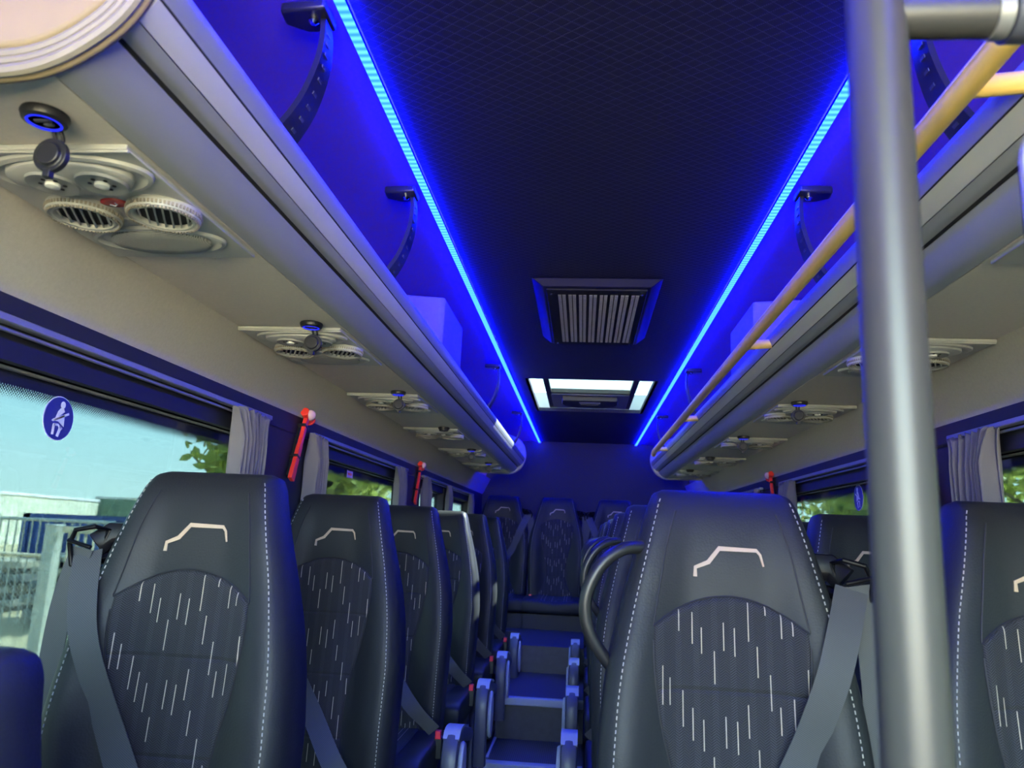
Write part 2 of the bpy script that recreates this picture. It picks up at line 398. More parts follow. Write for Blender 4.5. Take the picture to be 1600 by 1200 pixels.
# ------------------------------------------------------------------ roof hatch
h = thing('roof_hatch', (0,4.02,.73), 'glazed roof hatch with a black handle, behind the ceiling vent', 'roof hatch')
fr = MB()
r0 = [(-HX,HY0),(HX,HY0),(HX,HY1),(-HX,HY1)]; r1 = [(-.37,HY0-.01),(.37,HY0-.01),(.37,HY1+.01),(-.37,HY1+.01)]
vs = [(x,y-4.02,.0) for x,y in r0]+[(x,y-4.02,.115) for x,y in r1]+[(x*1.05,(y-4.02)*1.02,.0) for x,y in r0]+[(x*1.06,(y-4.02)*1.02,.115) for x,y in r1]
fs = []
for i in range(4):
    j = (i+1)%4; fs += [(i,j,j+4,i+4),(i+8,i+12,j+12,j+8),(i+4,j+4,j+12,i+12),(i,i+8,j+8,j)]
fr.add(vs, fs); fr.build('hatch_frame', simple('hatch_frame_grey',(.42,.43,.44),.45), h)
MB().box(-.39,.39,-.50,.50,.118,.124).build('pane', m_hatch, h)
b = MB()
for s in (-1,1): b.box(s*.2225-.0145,s*.2225+.0145,-.46,.47,.02,.04)
b.box(-.222,.222,-.015,.012,.02,.045).box(-.222,.222,.455,.47,.02,.045)
b.build('inner_frame', m_black, h, bevel=.003)
MB().box(-.213,.213,.03,.46,.018,.034).build('blind_cassette', simple('hatch_cassette_grey',(.20,.20,.24),.3,metal=.3), h, bevel=.004)
c = MB().prism([(-.15,.0),(.15,.0),(.155,.10),(.14,.17),(.08,.21),(-.08,.21),(-.14,.17),(-.155,.10)], -.008, .020, 'z')
ho = c.build('handle_housing', m_black, h, bevel=.004); ho.location = (0,.07,0)
MB().tube([(-.055,.03,-.012),(.055,.03,-.012),(.05,.085,-.012),(-.05,.085,-.012)], .006, 8, True).build('pull_handle', m_arm, ho)

# ------------------------------------------------------------------ ceiling air vent
h = thing('ceiling_vent', (0,2.42,.73), 'dark rectangular air outlet with a pale slotted grille on the quilted ceiling', 'air vent')
f = MB().prism([(-.19,0),(-.155,-.028),(.155,-.028),(.19,0)], -.33, .33)
f.build('vent_housing', simple('vent_housing_dark',(.008,.008,.03),.5,spec=.2), h, bevel=.003)
MB().box(-.146,.146,-.315,.315,-.034,-.027).build('face_plate', simple('vent_plate_dark',(.010,.010,.016),.5,spec=.2), h, bevel=.002)
g = MB()
for k in range(8):
    xx = -.108+k*.0308
    for q in (0,.0125):
        for j in range(42):
            yy = -.275+j*.0132
            g.box(xx+q-.0048,xx+q+.0048,yy,yy+.0090,-.0355,-.0335)
g.build('grille', simple('grille_pale_metal',(.30,.29,.34),.4,metal=.3), h, smooth=0)
for sx,sy in ((-1,-1),(1,-1),(-1,1),(1,1)):
    MB().lathe([(.005,0),(.005,-.003),(.0001,-.005)], (sx*.131,sy*.288,-.034), n=10).build('screw', m_chrome, h)

# ------------------------------------------------------------------ LED strips
for s, lb in ((-1,'glowing blue LED light strip along the left edge of the quilted ceiling'),(1,'glowing blue LED light strip along the right edge of the quilted ceiling')):
    h = thing('led_strip', (s*.381,0,.73), lb, 'light strip', 'ceiling LED strips')
    ya, yb = (-.6,6.03)
    MB().box(-.0078,.0078,ya,yb,-.0110,-.0090).build('diffuser', m_led, h, smooth=0)
    for side, zz, mt in ((s,.0,m_ledblue),(-s,.0,m_ledblue2)):
        e = MB(); e.box(*sorted((side*.0066,side*.0070)),ya,yb,-.0088,-.0012); e.build('blue_edge', mt, h, smooth=0)
    MB().box(-.0066,.0066,ya,yb,-.0083,.018).build('channel', m_black, h, smooth=0)

# ------------------------------------------------------------------ luggage racks
def rack(s, y0, lb):
    h = thing('luggage_rack', (0,0,0), lb, 'luggage rack', 'overhead luggage racks')
    Y2 = 5.2
    def P(l): return [(s*-x if s>0 else x, z) for x,z in l] if s>0 else l
    def sh(name, line, t, mat, ya=y0, yb=Y2, bev=0):
        l = [(s*-1*x, z) for x,z in line] if s>0 else line
        return MB().shell(l, t if s<0 else -t, ya, yb).build(name, mat, h, bevel=bev)
    sh('under_panel', [(-.768,.409),(-.65,.407),(-.532,.405)], .012, m_fabu)
    low = curve([(-.530,0,.405),(-.512,0,.411),(-.493,0,.425),(-.478,0,.445)], 5)
    sh('lower_cover', [(p.x,p.z) for p in low], .010, m_rack)
    sh('seal_strip', [(-.4795,.4475),(-.4755,.4525)], .012, m_gasket)
    up = curve([(-.476,0,.4505),(-.4655,0,.452),(-.455,0,.460)], 4)
    sh('bead', [(p.x,p.z) for p in up], .009, m_rack)
    up = curve([(-.454,0,.461),(-.445,0,.470),(-.437,0,.483)], 5)
    sh('light_band', [(p.x,p.z) for p in up], .009, m_rack_l)
    sh('upper_seal', [(-.4375,.4835),(-.4365,.4855)], .010, m_gasket)
    up = curve([(-.436,0,.486),(-.431,0,.498),(-.430,0,.512),(-.437,0,.522),(-.448,0,.520)], 5)
    sh('lip', [(p.x,p.z) for p in up], .008, m_rack)
    sh('shelf', [(-.448,.52),(-.47,.46),(-.52,.43),(-.79,.43)], -.006, m_fab)
    # rear end cap
    cap = curve([(-.77,0,.402),(-.60,0,.398),(-.53,0,.398),(-.485,0,.415),(-.446,0,.45),(-.424,0,.51),(-.426,0,.56),(-.445,0,.61),(-.50,0,.655),(-.66,0,.70)], 5)
    pl = [(p.x,p.z) for p in cap]+[(-.77,.70)]
    pl = [(s*-x if s>0 else x, z) for x,z in pl]
    MB().prism(pl, Y2, Y2+.028).build('end_cap', m_rack, h, bevel=.004)
    return h
rk = rack(-1, .60, 'long grey overhead luggage rack above the left windows with a padded beige end')
cap = curve([(-.80,0,.394),(-.66,0,.392),(-.58,0,.392),(-.530,0,.399),(-.488,0,.420),(-.452,0,.454),(-.430,0,.503),(-.421,0,.57),(-.421,0,.64)], 6)
pl = [(p.x,p.z) for p in cap]+[(-.47,.70),(-.80,.70)]
pad = MB().prism(pl, .586, .60).build('padded_end_panel', m_beige, rk, bevel=.006)
def inset(d):
    r = []
    n = len(cap)
    for i,p in enumerate(cap):
        a = cap[max(i-1,0)]; b = cap[min(i+1,n-1)]; T = (b-a).normalized(); r.append(Vector((p.x-T.z*d, .586, p.z+T.x*d)))
    return r
MB().tube([(p.x,.584,p.z) for p in inset(.005)], .0058, 8).build('edge_piping', m_beige_trim, pad)
MB().tube([(p.x,.585,p.z) for p in inset(.0155)], .0042, 8).tube([(p.x,.586,p.z) for p in inset(.0240)], .0050, 8).build('inner_piping', m_beige_trim, pad)
st = MB()
for d in (.0102,.0195):
    pp = inset(d)
    for a,b_ in zip(pp, pp[1:]):
        L = (b_-a).length; T = (b_-a).normalized(); k = max(1,int(L/.0042))
        for i in range(k): st.obox(a+T*(i+.5)*L/k+Vector((0,-.0015,0)), T, Vector((0,1,0)), T.cross(Vector((0,1,0))), .0015, .0008, .0006)
st.build('stitching', simple('brown_thread',(.25,.21,.18),.8), pad, smooth=0)
# padded body plumps out a little
pc = [(p.x,p.z) for p in inset(.0285)]+[(-.49,.70),(-.80,.70)]
MB().prism(pc, .580, .590).build('cushioned_face', m_beige, pad, bevel=.006, seg=3)
rack(1, .05, 'long grey overhead luggage rack above the right windows behind the yellow rail')

m_duct = simple('duct_felt', (.17,.14,.20), .95, var=.06, vscale=120)
# ducts standing on the racks below the ceiling vent
for s, lb in ((-1,'grey felt-covered duct box on the left luggage rack'),(1,'grey felt-covered duct box on the right luggage rack')):
    p = [(s*.458,2.19),(s*.458,2.54),(s*.74,2.54),(s*.74,2.13)]
    MBo = MB().prism(p, .528, .698, 'z').build('duct_box', m_duct, bevel=.008)
    tag(MBo, lb, 'duct', 'duct boxes on the racks')

# straps that hold the racks
def strap(s, y, lb):
    h = thing('rack_bracket', (s*.41,y,.70), lb, 'bracket', 'rack suspension brackets')
    pth = curve([(0,0,.018),(-s*.006,-.0,-.02),(-s*.004,0,-.07),(s*.012,0,-.13),(s*.04,0,-.18),(s*.075,0,-.225)], 6)
    n = len(pth); wd = [lerp(.022,.062,(i/(n-1))**.8) for i in range(n)]
    MB().ribbon([(p.x,p.y+lerp(.012,0,i/(n-1)),p.z) for i,p in enumerate(pth)], (0,1,0), wd, .008).build('curved_arm', m_black, h)
    hol = MB()
    for k in range(9):
        i = 6+k*2; p = pth[i]; T = (pth[i+1]-pth[i-1]).normalized(); N = T.cross(Vector((0,1,0)))
        hol.obox(p+Vector((0,.004,0))-s*N*.0043*(1 if s>0 else 1), Vector((0,1,0)), T, N, .006, .0022, .0008)
        hol.obox(p+Vector((0,.004,0))+s*N*.0043, Vector((0,1,0)), T, N, .006, .0022, .0008)
    hol.build('slots', m_arm, h, smooth=0)
    mp_ = MB().prism([(-s*.012,-.024),(s*.055,-.018),(s*.058,.012),(s*.03,.03),(-s*.012,.03)], .004, .020, 'z').build('mount_plate', m_black, h, bevel=.004)
    MB().lathe([(.0075,.004),(.0075,.0),(.004,-.004),(.0001,-.0045)], (s*.012,.0,0), n=12).build('bolt', m_chrome, mp_)
for y, d in ((.925,'nearest the camera'),(1.50,'second from the camera'),(3.22,'just behind the duct box'),(4.50,'beside the roof hatch')):
    strap(-1, y, 'curved black slotted bracket holding the left rack, '+d)
    strap(1, y, 'curved black slotted bracket holding the right rack, '+d)

# ------------------------------------------------------------------ service panels and sockets under the racks
def oval(mb, cx, cy, rx, ry, prof, n=40):
    """prof: list of (scale offset, z)"""
    vs = []; fs = []
    for d,z in prof:
        for k in range(n):
            a = 2*PI*k/n; vs.append((cx+(rx+d)*math.cos(a), cy+(ry+d)*math.sin(a), z))
    for i in range(len(prof)-1):
        for k in range(n): fs.append((i*n+k,i*n+(k+1)%n,(i+1)*n+(k+1)%n,(i+1)*n+k))
    fs.append(tuple(range((len(prof)-1)*n, len(prof)*n))); mb.add(vs, fs); return mb
def make_panel(s):
    h = thing('service_panel', (0,0,0), '', 'service panel')
    h['label'] = 'tmp'
    # local x: towards the aisle is positive for the left side; panel centre (-.652,.905)
    b = MB().box(-.112,.112,-.148,.190,-.005,.002)
    b.box(-.112,.112,-.146,-.141,-.0075,-.004)
    b.build('base_plate', m_panel, h, bevel=.0015)
    oval(MB(), s*.008,-.090,.101,.052,[(0,-.004),(-.002,-.009),(-.008,-.0105),(-.016,-.006),(-.02,-.006)]).build('lamp_surround', m_panel, h)
    lb = oval(MB(), s*.006,-.090,.078,.042,[(0,-.006),(-.001,-.0125),(-.004,-.0145),(-.03,-.0155)]).build('lamp_plate', m_panel, h)
    for xx in (-.019,.044):
        rl = MB().lathe([(.030,-.0150),(.029,-.0185),(.024,-.0185),(.0185,-.0165),(.0001,-.0160)], (s*xx,-.085,0), n=28).build('reading_light', m_panel_dk, h)
        MB().lathe([(.0085,-.016),(.0085,-.020),(.0001,-.022)], (s*xx,-.085,0), n=18).build('lens', m_lens, rl)
        sl = MB()
        for k in range(6):
            a = k*PI/3+.3; sl.lathe([(.0025,-.0168),(.0025,-.0176)], (s*xx+.0135*math.cos(a),-.085+.0135*math.sin(a),0), n=8)
        sl.build('slot_ring', m_gasket, rl)
    for xx in (-.046,.066):
        c = (s*xx,.013,0)
        v = MB().lathe([(.046,-.004),(.047,-.010),(.0455,-.017),(.042,-.019),(.040,-.0165),(.0385,-.0185),(.036,-.0185),(.0345,-.0155),(.0335,-.012),(.0001,-.0118)], c, n=40).build('air_vent', m_panel, h)
        rb = MB()
        for k in range(60):
            a = 2*PI*k/60; d = Vector((math.cos(a),math.sin(a),0)); t_ = Vector((-d.y,d.x,0))
            for rr,zz in ((.0465,-.0125),(.0435,-.0182)): rb.obox(Vector(c)+d*rr+Vector((0,0,zz)), d, t_, Vector((0,0,1)), .0012, .0013, .0022)
        rb.build('ribbed_ring', m_beige_trim, v, smooth=0)
        sl = MB()
        for k in range(-3,4):
            o_ = k*.0098; L = math.sqrt(max(.0327**2-o_**2,0)); dr = Vector((-s*.42,.907,0)); pr = Vector((.907,s*.42,0))
            tl = Vector((0,0,1))*.95-pr*.30; tl.normalize()
            sl.obox(Vector(c)+pr*o_+Vector((0,0,-.0155)), dr, tl.cross(dr), tl, L, .0012, .0020)
        sl.build('louvres', m_panel, v, smooth=0)
        MB().lathe([(.0335,-.0124),(.0001,-.0123)], c, n=30).build('duct_shade_disc', m_gasket, v)  # black disc painting the shade inside the duct behind the louvres
    cb = oval(MB(), s*.010,-.011,.018,.0125,[(0,-.004),(-.001,-.0075),(-.004,-.0085)],20).build('call_button', m_red, h)
    MB().tube([(s*.010-.005,-.011,-.0088),(s*.010,-.007,-.0088),(s*.010+.005,-.011,-.0088),(s*.010+.005,-.016,-.0088)], .0007, 5).build('call_symbol', m_white, cb)
    oval(MB(), s*-.004,.048,.017,.010,[(0,-.004),(-.001,-.0075),(-.004,-.0085)],20).build('oval_knob', m_panel, h)
    oval(MB(), 0,.117,.100,.050,[(0,-.004),(-.002,-.009),(-.007,-.010),(-.014,-.006),(-.016,-.006)]).build('speaker_surround', m_panel, h)
    sg = oval(MB(), s*.002,.118,.074,.042,[(0,-.006),(0,-.010),(-.003,-.0122),(-.02,-.0128)]).build('speaker_grille', m_spk, h)
    return h
# perforated speaker cloth
t = NT('perforated_speaker_grille'); x,y,z = t.xyz()
fx = t.m_('SUBTRACT', t.m_('FRACT', t.m_('MULTIPLY', x, 420)), .5); fy = t.m_('SUBTRACT', t.m_('FRACT', t.m_('MULTIPLY', y, 420)), .5)
dd = t.m_('LESS_THAN', t.m_('ADD', t.m_('MULTIPLY',fx,fx), t.m_('MULTIPLY',fy,fy)), .075)
t.l(t.mix(dd, (.37,.375,.34), (.07,.07,.065)), t.b.inputs['Base Color']); t.b.inputs['Roughness'].default_value = .55; m_spk = t.m
ORD = ['nearest','second','third','fourth','fifth','farthest']
ORD2 = ['nearest the camera','second from the camera','third from the camera','fourth from the camera','fifth from the camera','farthest back']
PY = [.905+.762*k for k in range(6)]
for s, side in ((-1,'left'),(1,'right')):
    proto = make_panel(-s)
    for k,y in enumerate(PY):
        h = proto if k==0 else copy_tree(proto)
        h.location = (s*.650, y-.026, .4045)
        tag(h, 'grey light and vent panel under the %s rack, %s' % (side, ORD2[k]), 'service panel', 'service panels under the racks')
def socket(s, y, state, lb):
    h = thing('power_socket', (s*.588,y,.405), lb, 'power socket', 'power sockets under the racks')
    f = MB().lathe([(.0225,.0),(.0235,-.003),(.0215,-.0085),(.0165,-.0105),(.0155,-.0085),(.0155,-.0070)], n=28, cap=False).build('flange', m_black, h)
    if state == 'closed':
        MB().lathe([(.019,-.008),(.019,-.014),(.015,-.016),(.0001,-.016)], n=24).build('cap', m_black, h); return
    MB().lathe([(.0156,-.0078),(.0001,-.0078)], n=24).build('socket_face', m_blackgl, h)
    MB().lathe([(.0172,-.0106),(.0148,-.0110),(.0150,-.0088)], n=28, cap=False).build('light_ring', m_ring, f)
    MB().box(-.009,.009,-.004,.0,-.0098,-.0078).box(-.004,.006,.004,.008,-.0098,-.0078).build('usb_ports', m_arm, h)
    MB().tube(curve([(.004,.018,-.006),(.005,.024,-.018),(.003,.019,-.026)],4), .0022, 6).tube(curve([(-.004,.018,-.006),(-.003,.024,-.018),(-.002,.019,-.026)],4), .0022, 6).build('cap_strap', m_gasket, h)
    cp = MB().lathe([(.0001,.010),(.012,.010),(.0135,.014),(.0185,.014),(.0190,.020),(.0175,.022),(.0001,.022)], (0,0,-.038), 'y', n=26).box(-.004,.004,.013,.021,-.063,-.054).build('cap', m_black, h, bevel=.0008)
SY = [.668,1.458,2.212,2.985,3.767,4.477]
for s, side, stt in ((-1,'left',['open','open','open','closed','open','open']),(1,'right',['open','open','open','open','closed','closed'])):
    for k,y in enumerate(SY):
        socket(s, y, stt[k], 'black power socket, cap %s, under the %s rack, %s' % ('hanging open' if stt[k]=='open' else 'shut', side, ORD2[k]))

# ------------------------------------------------------------------ rails and poles
h = thing('yellow_handrail', (.372,0,.489), 'long yellow tubular handrail running under the ceiling along the right rack', 'handrail')
MB().tube([(0,y,0) for y in (-.2,.6,1.4,2.2,3.0,3.8,4.36)]+[(0,4.39,-.004),(0,4.405,-.012)], .0145, 18).build('rail', m_yellow, h)
for y in (.775,1.90,3.13,4.25):
    MB().tube([(.0,y,0),(.045,y,.004),(.085,y,.008)], .012, 14).build('rail_arm', m_yellow, h)
h = thing('grab_pole', (.155,.45,FZ-.02), 'thick vertical steel grab pole standing close to the camera, right of the aisle', 'pole')
MB().tube([(0,0,0),(0,0,1.0),(0,0,1.83)], .0180, 28).build('upright_tube', m_steel, h)
MB().lathe([(.045,0),(.045,.006),(.02,.012),(.018,.03)], n=24).build('floor_flange', m_steel, h)
MB().lathe([(.018,1.80),(.02,1.815),(.045,1.824),(.045,1.829)], n=24).build('ceiling_flange', m_black, h)
zc = .334-FZ+.02
MB().tube([(.012,0,zc),(.06,0,zc),(.12,0,zc),(.30,0,zc),(.66,0,zc)], .0138, 24).build('cross_tube', m_steel, h)
MB().tube([(.069,0,zc),(.078,0,zc)], .0152, 24).build('collar', m_alu, h)
MB().tube([(.079,0,zc),(.14,0,zc)], .0172, 24).build('clamp', m_arm, h)
# rim-edged panel hanging at the right of the frame
h = thing('hanging_panel', (.349,.46,.17), 'dark panel with a pale rounded rim below the steel cross tube', 'panel')
def rrect(w_, h_, r, n=6):
    p = []
    for cx,cz,a0 in ((w_-r,h_-r,0),(-w_+r,h_-r,PI/2),(-w_+r,-h_+r,PI),(w_-r,-h_+r,1.5*PI)):
        for k in range(n+1): a = a0+k*PI/2/n; p.append((cx+r*math.cos(a), cz+r*math.sin(a)))
    return p
MB().prism(rrect(.106,.10,.03), -.008, .008).build('panel_face', simple('panel_dark_blue',(.02,.02,.04),.7,spec=.15), h)
MB().tube([(x,0,z) for x,z in rrect(.106,.10,.03)], .0035, 8, True).build('rim', m_alu, h)
MB().tube([(0,-.01,.10),(0,-.01,.164)], .006, 8).build('hanger', m_black, h)

# ------------------------------------------------------------------ curtains and rails
def curtain(s, y, wtop, wbot, lb, z0=-.44):
    folds = 8; ph = random.random()*6
    def fn(u, v):   # u 0..1 across, v 0 top .. 1 bottom
        z = lerp(.252, z0, v); q = min(v/.10,1.0)
        wd = lerp(wtop, wbot, q**.6)*(1+.15*max(0,v-.3))
        amp = lerp(.007,.0175,q)*(1-.2*v)
        yy = y+(u-.5)*wd+.004*math.sin(v*5+u*9+ph)
        if v < .10: yy += .005*math.sin(u*31+ph)*(1-q); z += .004*math.sin(u*43+ph)*(1-q)
        xx = s*(.798+amp*math.sin(u*folds*2*PI+ph+.6*math.sin(v*4))+.003*math.sin(u*57+v*3))
        return (xx, yy, z)
    vv = [0,.012,.025,.04,.055,.07,.085,.1,.13,.17,.22,.3,.4,.5,.6,.7,.8,.9,1]
    o = MB().grid(fn, [i/110 for i in range(111)], vv).build('curtain', m_curt, smooth=80)
    m = o.modifiers.new('solid','SOLIDIFY'); m.thickness = .0012
    tag(o, lb, 'curtain', 'window curtains')
for s, side in ((-1,'left'),(1,'right')):
    L = [(1.69,.21,.15,'gathered grey curtain at the rear end of the nearest %s window'),
         (2.15,.13,.11,'gathered grey curtain at the near end of the second %s window, behind the first pillar'),
         (3.19,.21,.15,'gathered grey curtain at the rear end of the second %s window'),
         (3.74,.12,.10,'gathered grey curtain at the near end of the third %s window'),
         (4.40,.16,.12,'gathered grey curtain between the third and fourth %s windows'),
         (5.30,.16,.12,'gathered grey curtain at the rearmost end of the %s windows')]
    for y,a,b_,lb in L: curtain(s, y, a, b_, lb % side)
    R = [(Y0+.1,1.81,'nearest'),(2.12,3.33,'second'),(3.68,4.40,'third'),(4.42,5.42,'fourth')]
    for a,b_,n_ in R:
        o = MB().box(min(s*.800,s*.818),max(s*.800,s*.818),a,b_,.2495,.261).box(min(s*.812,s*.818),max(s*.812,s*.818),a,b_,.240,.246).build('curtain_rail', m_alu, bevel=.002)
        tag(o, 'slim aluminium curtain rail above the %s %s window' % (n_, side), 'curtain rail', 'curtain rails')

# ------------------------------------------------------------------ emergency hammers
def hammer(s, y, lb, lean=.075):
    h = thing('emergency_hammer', (s*.805,y,.30), lb, 'emergency hammer', 'emergency hammers')
    top = Vector((0,0,0)); bot = Vector((0,-lean,-.185)); d = (bot-top).normalized(); q = Vector((0,d.z*-1,d.y)); q = Vector((1,0,0)).cross(d)
    hd = MB().tube([top-q*.024, top+q*.026], .0125, 16).tube([top+q*.026, top+q*.030], .015, 16)
    hd.build('head', m_redh, h, bevel=.001)
    MB().lathe([(.0155,0),(.0155,.004),(.012,.011),(.006,.015),(.0001,.016)], n=18).build('clear_cap', m_clear, h, loc=tuple(top+Vector((-s*.012,-.010*1,0)))).rotation_euler = (0,-s*PI/2,0)
    hw = [.0085,.0075,.007,.0105,.0105,.0125,.0125]; ts = [.04,.22,.45,.50,.80,.86,1.0]
    m = MB(); vs = []
    for t_,w_ in zip(ts,hw):
        c = top.lerp(bot,t_)
        for a,b_ in ((-1,-1),(1,-1),(1,1),(-1,1)): vs.append(c+Vector((1,0,0))*a*.006+q*b_*w_)
    fs = [(0,1,2,3),(27,26,25,24)]+[(4*i+k,4*i+4+k,4*i+4+(k+1)%4,4*i+(k+1)%4) for i in range(6) for k in range(4)]
    m.add(vs, fs).build('handle', m_redh, h, bevel=.0015)
    br = MB().obox(top.lerp(bot,.55)+Vector((s*.0135,.008,0)), Vector((1,0,0)), q, d, .0035, .010, .080)
    for t_ in (.18,.66): br.obox(top.lerp(bot,t_)+Vector((s*.004,.0,0)), Vector((1,0,0)), q, d, .012, .0155, .003)
    br.build('wall_bracket', m_black, h, bevel=.001)
hammer(-1, 2.055, 'red emergency hammer on the first pillar of the left wall, between two curtains')
hammer(-1, 3.60, 'smaller looking red emergency hammer farther back on the second left pillar')
hammer(1, 1.985, 'red emergency hammer on the right wall mostly hidden by the steel pole')
hammer(1, 3.49, 'red emergency hammer on the second right pillar, above the right aisle seat')

# ------------------------------------------------------------------ window stickers
def belt_sticker(s, y, z, r, lb):
    h = thing('seat_belt_sticker', (s*.860,y,z), lb, 'sticker', 'round seat belt stickers')
    # local u -> world y, z up; sits on the inside of the pane
    x1 = -s*.0008
    def disc(mb, rr, x): mb.lathe([(rr,x),(rr,x-s*.0004)], n=40, axis='x'); return mb
    MB().lathe([(r*1.04,.0),(r*1.04,-s*.0004)], axis='x', n=44).build('white_border', m_white, h)
    MB().lathe([(r,-s*.0005),(r,-s*.0009)], axis='x', n=44).build('blue_disc', m_navy, h)
    fl = 1
    def pl(pts): return [(fl*a*r, b_*r) for a,b_ in pts]
    g = MB(); xa, xb = sorted((-s*.0010, -s*.0014))
    g.prism([(fl*.16*r+.16*r*math.cos(k*PI/8), .66*r+.17*r*math.sin(k*PI/8)) for k in range(16)], xa, xb, 'x')
    g.prism(pl([(.04,.50),(.24,.50),(.34,.36),(-.26,-.06),(-.12,.32)]), xa, xb, 'x')
    g.prism(pl([(.36,.24),(.40,-.34),(-.02,-.14),(-.26,-.14),(-.30,-.10)]), xa, xb, 'x')
    g.prism(pl([(-.48,-.14),(-.38,-.06),(.62,.36),(.66,.26),(-.36,-.18)]), xa, xb, 'x')
    g.prism(pl([(-.38,-.28),(.0,-.26),(.36,-.46),(.44,-.40),(.40,-.52),(.02,-.72),(-.34,-.70)]), xa, xb, 'x') if False else None
    g.prism(pl([(-.34,-.28),(-.20,-.26),(-.22,-.78),(-.36,-.78)]), xa, xb, 'x')
    g.prism(pl([(.12,-.30),(.28,-.42),(.12,-.86),(-.04,-.82),(.08,-.48)]), xa, xb, 'x')
    g.prism(pl([(-.30,-.26),(.0,-.24),(.34,-.42),(.28,-.50),(.0,-.34),(-.30,-.36)]), xa, xb, 'x')
    g.build('belt_pictogram', m_white, h, smooth=0)
belt_sticker(-1, 1.125, .148, .034, 'round blue seat belt sticker on the nearest left window pane')
belt_sticker(1, 2.56, .160, .040, 'round blue seat belt sticker on the second right window pane, left of the pole')
h = thing('window_label', (-.8575,2.66,.181), 'small white and red lettered label on the second left window pane', 'label')
MB().box(0,.0006,-.034,.034,-.0125,.0125).build('white_backing', simple('label_lilac_white',(.55,.45,.70),.5), h)
MB().box(.0006,.0009,-.031,.031,.0100,.0112).box(.0006,.0009,-.031,.031,-.0112,-.0100).build('red_border', m_redh, h)
def text_mesh(s_, size):
    cu = bpy.data.curves.new('txt','FONT'); cu.body = s_; cu.size = size; cu.align_x = 'CENTER'; cu.align_y = 'CENTER'; cu.extrude = .0002
    o = bpy.data.objects.new('txt', cu); COL.objects.link(o)
    bpy.context.view_layer.update()
    me = bpy.data.meshes.new_from_object(o.evaluated_get(bpy.context.evaluated_depsgraph_get()))
    bpy.data.objects.remove(o); return me
tm = text_mesh('EMERGENCY', .0125)
for v_ in tm.vertices:     # read from inside, so the lettering is reversed
    x_,y_,z_ = v_.co; v_.co = (.0010+z_, x_*.70, y_)
tm.materials.append(m_redh); lt = bpy.data.objects.new('lettering', tm); COL.objects.link(lt); lt.parent = h

# ------------------------------------------------------------------ passenger seats
Wt = [(.076,.088),(.070,.103),(.05,.111),(-.02,.131),(-.09,.150),(-.165,.168),(-.222,.177),(-.31,.184),(-.42,.180),(-.55,.175),(-.70,.170)]
Ft = [(.076,.030),(.05,.018),(.0,.006),(-.05,.001),(-.1,.0),(-.2,-.008),(-.3,-.018),(-.42,-.028),(-.55,-.036),(-.70,-.040)]
Bt = [(.076,.002),(.0,.008),(-.08,.016),(-.16,.030),(-.28,.040),(-.45,.036),(-.60,.020),(-.70,.015)]
St = [(.076,.064),(-.006,.087),(-.118,.107),(-.17,.107),(-.25,.097),(-.32,.078),(-.40,.064),(-.47,.062),(-.53,.075),(-.59,.105),(-.64,.135),(-.70,.15)]
def sm(T, z):   # lightly smoothed table
    return (table(z-.02,T)+2*table(z,T)+table(z+.02,T))/4
def seatw(z): return table(z, Wt) if z > .045 else sm(Wt, z)
def front(x, z):
    w_ = seatw(z); u = min(abs(x)/w_, 1.0)
    b_ = sm(Bt, z); sh = 0
    if u > .35: q = (u-.35)/.45; sh = b_*(3*min(q,1)**2-2*min(q,1)**3)
    y = sm(Ft, z)-sh
    if u > .84: q = (u-.84)/.16; y += .030*(1-math.sqrt(max(0,1-q*q)))
    return y
ZB = -.69
def backrest_mb():
    mb = MB(); us = [-1,-.985,-.96,-.93,-.89,-.84,-.78,-.7,-.6,-.5,-.42,-.35,-.25,-.12,0]; us = us+[-u for u in us[:-1]][::-1]
    zs = [ZB+.02*k for k in range(int((.045-ZB)/.02)+1)]+[.050,.056,.062,.067,.071,.0745,.0765]
    rows = []
    for z in zs:
        w_ = seatw(z); row = []
        top = max(0,(z-.040)/.0365); pull = 1-math.sqrt(max(0,1-min(top,1)**2))
        th = .078+.03*min(1,max(0,(-z)/.5))
        yc = sm(Ft,z)+th*.5
        for u in us:
            yf = front(u*w_, z); row.append((u*w_, lerp(yf, yc, pull*.80), z))
        for u in us[::-1][1:-1]:
            yb = sm(Ft,z)+th; q = abs(u); yb -= .020*(1-math.sqrt(max(0,1-max(0,(q-.7)/.3)**2)))
            row.append((u*w_, lerp(yb, yc, pull*.80), z))
        rows.append(row)
    n = len(rows[0]); vs = [p for r in rows for p in r]; fs = []
    for j in range(len(rows)-1):
        for i in range(n): fs.append((j*n+i,j*n+(i+1)%n,(j+1)*n+(i+1)%n,(j+1)*n+i))
    fs.append(tuple(range(n-1,-1,-1)))
    b = (len(rows)-1)*n; m_ = len(us)      # top cap: strips across
    for i in range(m_-1):
        a0,a1 = b+i, b+i+1; c0 = b+(n-i)%n if i else b; c1 = b+(n-i-1)
        if i==0: fs.append((a0,a1,c1))
        elif i==m_-2: fs.append((a0,a1,c0))
        else: fs.append((a0,a1,c1,c0))
    return mb.add(vs, fs)
def arcz(v): return -.076-.044*v*v
def insert_mb():
    def fn(v, t_):
        z = lerp(ZB+.03, arcz(v), t_); sx = sm(St, z) if z<-.12 else table(z,[(0,.107),(-.12,.107)])
        x = v*sx; e = min((1-abs(v))*sx/.010, (1-t_)*(arcz(v)-ZB)/.010, 1)
        q = math.sqrt(max(0,1-(1-e)**2))
        return (x, front(x,z)+.003-.0085*q, z)
    vv = [-1,-.99,-.97,-.94,-.9,-.84,-.75,-.62,-.48,-.33,-.16,0]; vv = vv+[-a for a in vv[:-1]][::-1]
    tt = [k/44 for k in range(43)]+[.972,.982,.990,.996,1.0]
    return MB().grid(fn, vv, tt)
